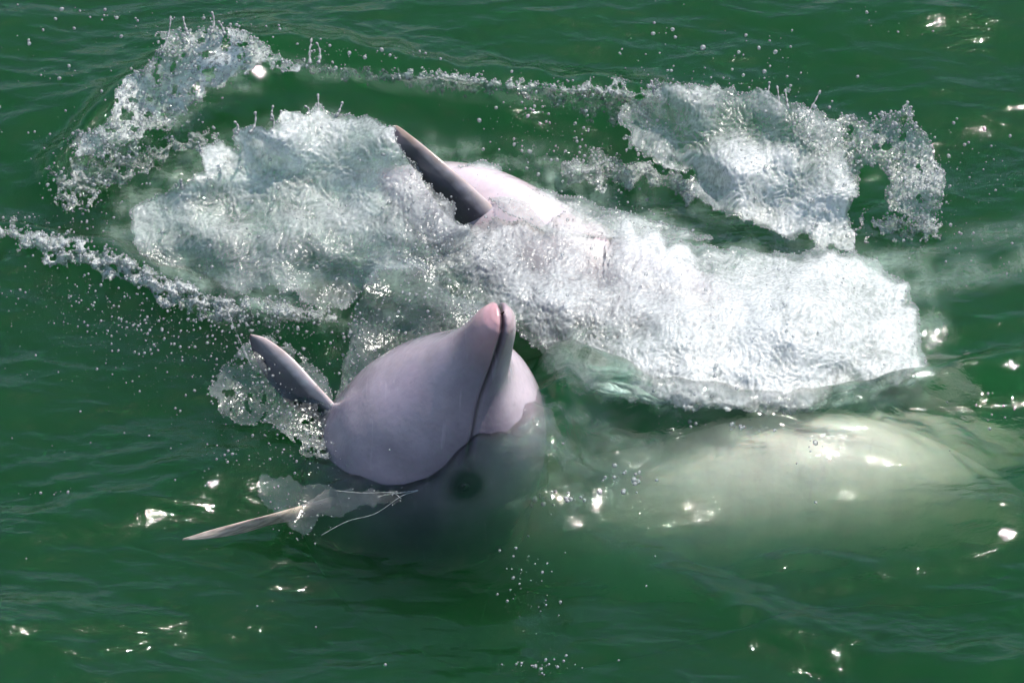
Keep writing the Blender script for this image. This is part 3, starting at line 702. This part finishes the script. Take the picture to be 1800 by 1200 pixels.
cloud([(900, 700), (1000, 660), (1100, 720), (1300, 740), (1330, 820), (1180, 900), (1000, 960), (880, 920), (820, 860)], 0.008, 0.15, 66, 'milky swirl of bubbles between the raised head and the pale body')
cloud([(1440, 520), (1520, 400), (1640, 390), (1830, 370), (1900, 500), (1700, 540), (1560, 600)], 0.02, 0.28, 71, 'yellowish milky streak in the water at the right edge', stretch=2.2, rot=-0.15)
cloud([(80, 300), (180, 180), (330, 80), (500, 80), (620, 110), (900, 130), (1120, 150), (1120, 220), (800, 190), (520, 160), (400, 200), (300, 300), (140, 380)], 0.01, 0.25, 76, 'milky water under the broken foam line behind', fr=40)

# ------------------------------------------------------------------ fingers of water on the crest of the splashes
def finger(x0, y0, x1, y1, z0, z1, r0, seed):
    r = np.random.RandomState(seed); n = 26; t = np.linspace(0, 1, n)
    bend = r.normal() * 3
    px = x0 + (x1 - x0) * t + bend * np.sin(t * 3.1); py = y0 + (y1 - y0) * t + 0.4 * bend * np.sin(t * 6)
    P = at(px, py, z0 + (z1 - z0) * t)
    R = r0 * (1 - 0.65 * t) * (1 + 0.35 * np.sin(t * 21 + seed)); R[-4:] = r0 * np.array([0.7, 0.95, 0.95, 0.6])
    return P, R
for i, (x0, y0, x1, y1) in enumerate([(415, 235, 412, 215), (440, 232, 448, 198), (478, 210, 480, 186), (475, 232, 478, 205), (560, 200, 559, 166), (590, 205, 602, 180), (500, 205, 494, 195), (540, 200, 536, 188),
                                      (355, 268, 348, 250), (320, 330, 318, 316), (285, 90, 300, 30), (370, 60, 372, 22), (395, 60, 384, 38), (545, 110, 548, 68), (560, 110, 556, 76), (330, 60, 322, 30),
                                      (1150, 165, 1145, 142), (1370, 190, 1366, 152), (1385, 190, 1380, 158), (1420, 200, 1442, 160), (1345, 170, 1352, 145), (1598, 200, 1602, 188), (440, 640, 405, 560), (405, 560, 385, 520)]):
    z = 0.2 if y0 < 240 and x0 < 700 else 0.13
    if y0 > 500: z = 0.05
    P, R = finger(x0, y0, x1, y1, z, z + 0.015, 0.0032 if y0 < 500 else 0.0022, i); ALL_RIM.append((P, R))

# filament in front of the chin
def thread(pts, r0, name, label):
    C, _ = catmull([tuple(at(a, b, float(surf_at(a, b)[0]) + 0.004)) for a, b in pts], 70)
    T = np.gradient(C, axis=0); T /= np.linalg.norm(T, axis=1)[:, None]
    up = np.array([0, 0, 1.0]); A = np.cross(T, up); A /= np.linalg.norm(A, axis=1)[:, None]; B = np.cross(A, T)
    th = np.linspace(0, 2 * math.pi, 8, endpoint=False); r = r0 * (0.7 + 0.5 * np.sin(np.linspace(0, 31, 70)) ** 2)
    P = C[:, None] + (A[:, None] * np.cos(th)[None, :, None] + B[:, None] * np.sin(th)[None, :, None]) * r[:, None, None]
    idx = np.arange(70 * 8).reshape(70, 8); nxt = np.roll(idx, -1, axis=1)
    F = np.stack([idx[:-1], idx[1:], nxt[1:], nxt[:-1]], -1).reshape(-1, 4)
    return P.reshape(-1, 3), F
tv = []; tf = []; k0 = 0
for pts, r0 in (([(565, 940), (610, 916), (660, 902), (705, 872), (735, 862)], 0.0007), ([(664, 872), (690, 868), (735, 861)], 0.0008), ([(664, 874), (690, 866), (705, 876)], 0.0008), ([(590, 862), (640, 866), (700, 864)], 0.0008)):
    v_, f_ = thread(pts, r0, '', ''); tv.append(v_); tf.append(f_ + k0); k0 += len(v_)
th_ = mesh_np('splash', np.vstack(tv), np.vstack(tf), M_SPLASH, attrs={'aer': np.full(k0, 0.45)})
tag(th_, label='thin threads of water looping in front of the chin', kind='stuff')

# ------------------------------------------------------------------ loose spray
R_ = np.random.RandomState(5)
def scatter(cx, cy, sx, sy, n, z0, z1, r0, rot=0.0, onwater=False):
    a = R_.normal(size=n) * sx; b = R_.normal(size=n) * sy
    x = cx + a * math.cos(rot) - b * math.sin(rot); y = cy + a * math.sin(rot) + b * math.cos(rot)
    if onwater: z = surf_at(x, y) + 0.001
    else: z = surf_at(x, y) + 0.004 + z0 + (z1 - z0) * R_.rand(n)
    return at(x, y, z), r0 * (0.20 + 0.95 * R_.rand(n) ** 4)
FIELDS = [  # cx cy sx sy n z0 z1 r0 rot
    (300, 570, 150, 35, 620, 0.0, 0.05, 0.0030, 0.22), (470, 560, 90, 30, 420, 0.0, 0.08, 0.0034, 0.1), (160, 560, 110, 50, 230, 0, 0.05, 0.0026, 0.1),
    (140, 310, 50, 40, 170, 0.0, 0.08, 0.0036, 0.8), (150, 370, 45, 30, 120, 0, 0.05, 0.0036, 0.9), (230, 260, 60, 30, 120, 0.02, 0.1, 0.0036, -0.5), (60, 400, 60, 14, 130, 0, 0.02, 0.0032, 0.1),
    (330, 90, 60, 40, 200, 0.05, 0.22, 0.0034, -0.4), (450, 60, 60, 25, 60, 0.08, 0.2, 0.003, 0.2), (660, 95, 70, 6, 45, 0.01, 0.03, 0.0042, 0.02), (780, 135, 60, 8, 70, 0.0, 0.03, 0.0042, 0.1), (560, 95, 20, 15, 40, 0.05, 0.15, 0.0042, 0.3),
    (300, 190, 70, 50, 240, 0.0, 0.1, 0.0030, -0.7), (1000, 200, 80, 25, 110, 0.0, 0.05, 0.0036, 0.2), (930, 250, 60, 25, 80, 0, 0.04, 0.0040, 0.3), (1050, 280, 80, 20, 140, 0, 0.04, 0.0036, 0.1),
    (1340, 95, 60, 35, 34, 0.1, 0.25, 0.0055, 0.5), (1160, 80, 40, 30, 20, 0.1, 0.2, 0.0055, 0.8), (1250, 160, 120, 20, 160, 0.05, 0.18, 0.0034, 0.05), (1640, 330, 30, 60, 170, 0.0, 0.08, 0.0040, 0.1),
    (1590, 400, 60, 12, 60, 0, 0.01, 0.0040, 0.0), (1740, 300, 40, 40, 45, 0, 0.03, 0.0036, 0.5), (1770, 450, 30, 30, 30, 0, 0.02, 0.003, -0.6), (480, 680, 60, 45, 190, 0.0, 0.08, 0.0030, 0.6), (540, 780, 45, 30, 150, 0.0, 0.03, 0.0030, 0.2),
    (520, 920, 30, 14, 90, 0.0, 0.02, 0.0024, 0.1), (420, 790, 40, 18, 40, 0, 0.01, 0.003, 0), (640, 590, 40, 60, 110, 0.05, 0.12, 0.0028, 0.3), (970, 876, 30, 10, 42, 0, 0.006, 0.0050, -0.1), (1095, 842, 22, 14, 40, 0, 0.006, 0.0055, -0.3),
    (1240, 745, 60, 5, 34, 0, 0.005, 0.0045, 0.03), (1428, 776, 10, 6, 7, 0, 0.005, 0.0055, 0), (920, 1000, 30, 40, 60, 0, 0.004, 0.0030, 0.2), (960, 1060, 30, 30, 24, 0, 0.004, 0.003, 0), (950, 1170, 50, 7, 60, 0, 0.003, 0.003, -0.1),
    (80, 865, 30, 4, 9, 0, 0.004, 0.0045, -0.1), (60, 50, 60, 50, 22, 0, 0.05, 0.0045, 0), (80, 130, 30, 6, 12, 0, 0.004, 0.0042, 0), (200, 30, 40, 6, 16, 0, 0.01, 0.004, 0.1), (1740, 720, 40, 25, 14, 0, 0.004, 0.004, -0.5),
    (900, 600, 500, 300, 120, 0, 0.02, 0.0030, 0), (1550, 30, 50, 14, 14, 0, 0.02, 0.0045, 0.2), (300, 690, 120, 70, 110, 0, 0.01, 0.0026, 0.1), (820, 350, 40, 60, 50, 0.12, 0.16, 0.0026, 0.7), (780, 430, 60, 35, 380, 0.08, 0.15, 0.0034, 0.3),
    (1120, 350, 60, 20, 80, 0, 0.03, 0.0034, 0.2), (700, 700, 60, 60, 8, 0.15, 0.16, 0.002, 0),
]
for fdef in FIELDS:
    cx_, cy_, sx_, sy_, n_2, z0_, z1_, r0_, rot_ = fdef
    ALL_RIM.append(scatter(cx_, cy_, sx_, sy_, n_2, z0_, z1_, r0_, rot_))
P = np.vstack([a for a, b in ALL_RIM]); Rr = np.concatenate([b for a, b in ALL_RIM])
print('DROPS', len(P))
V, F = drops_mesh(P, Rr, 3)
sp_ = mesh_np('spray', V, F, M_DROP); tag(sp_, label='glinting drops of spray flying round both dolphins', kind='stuff')
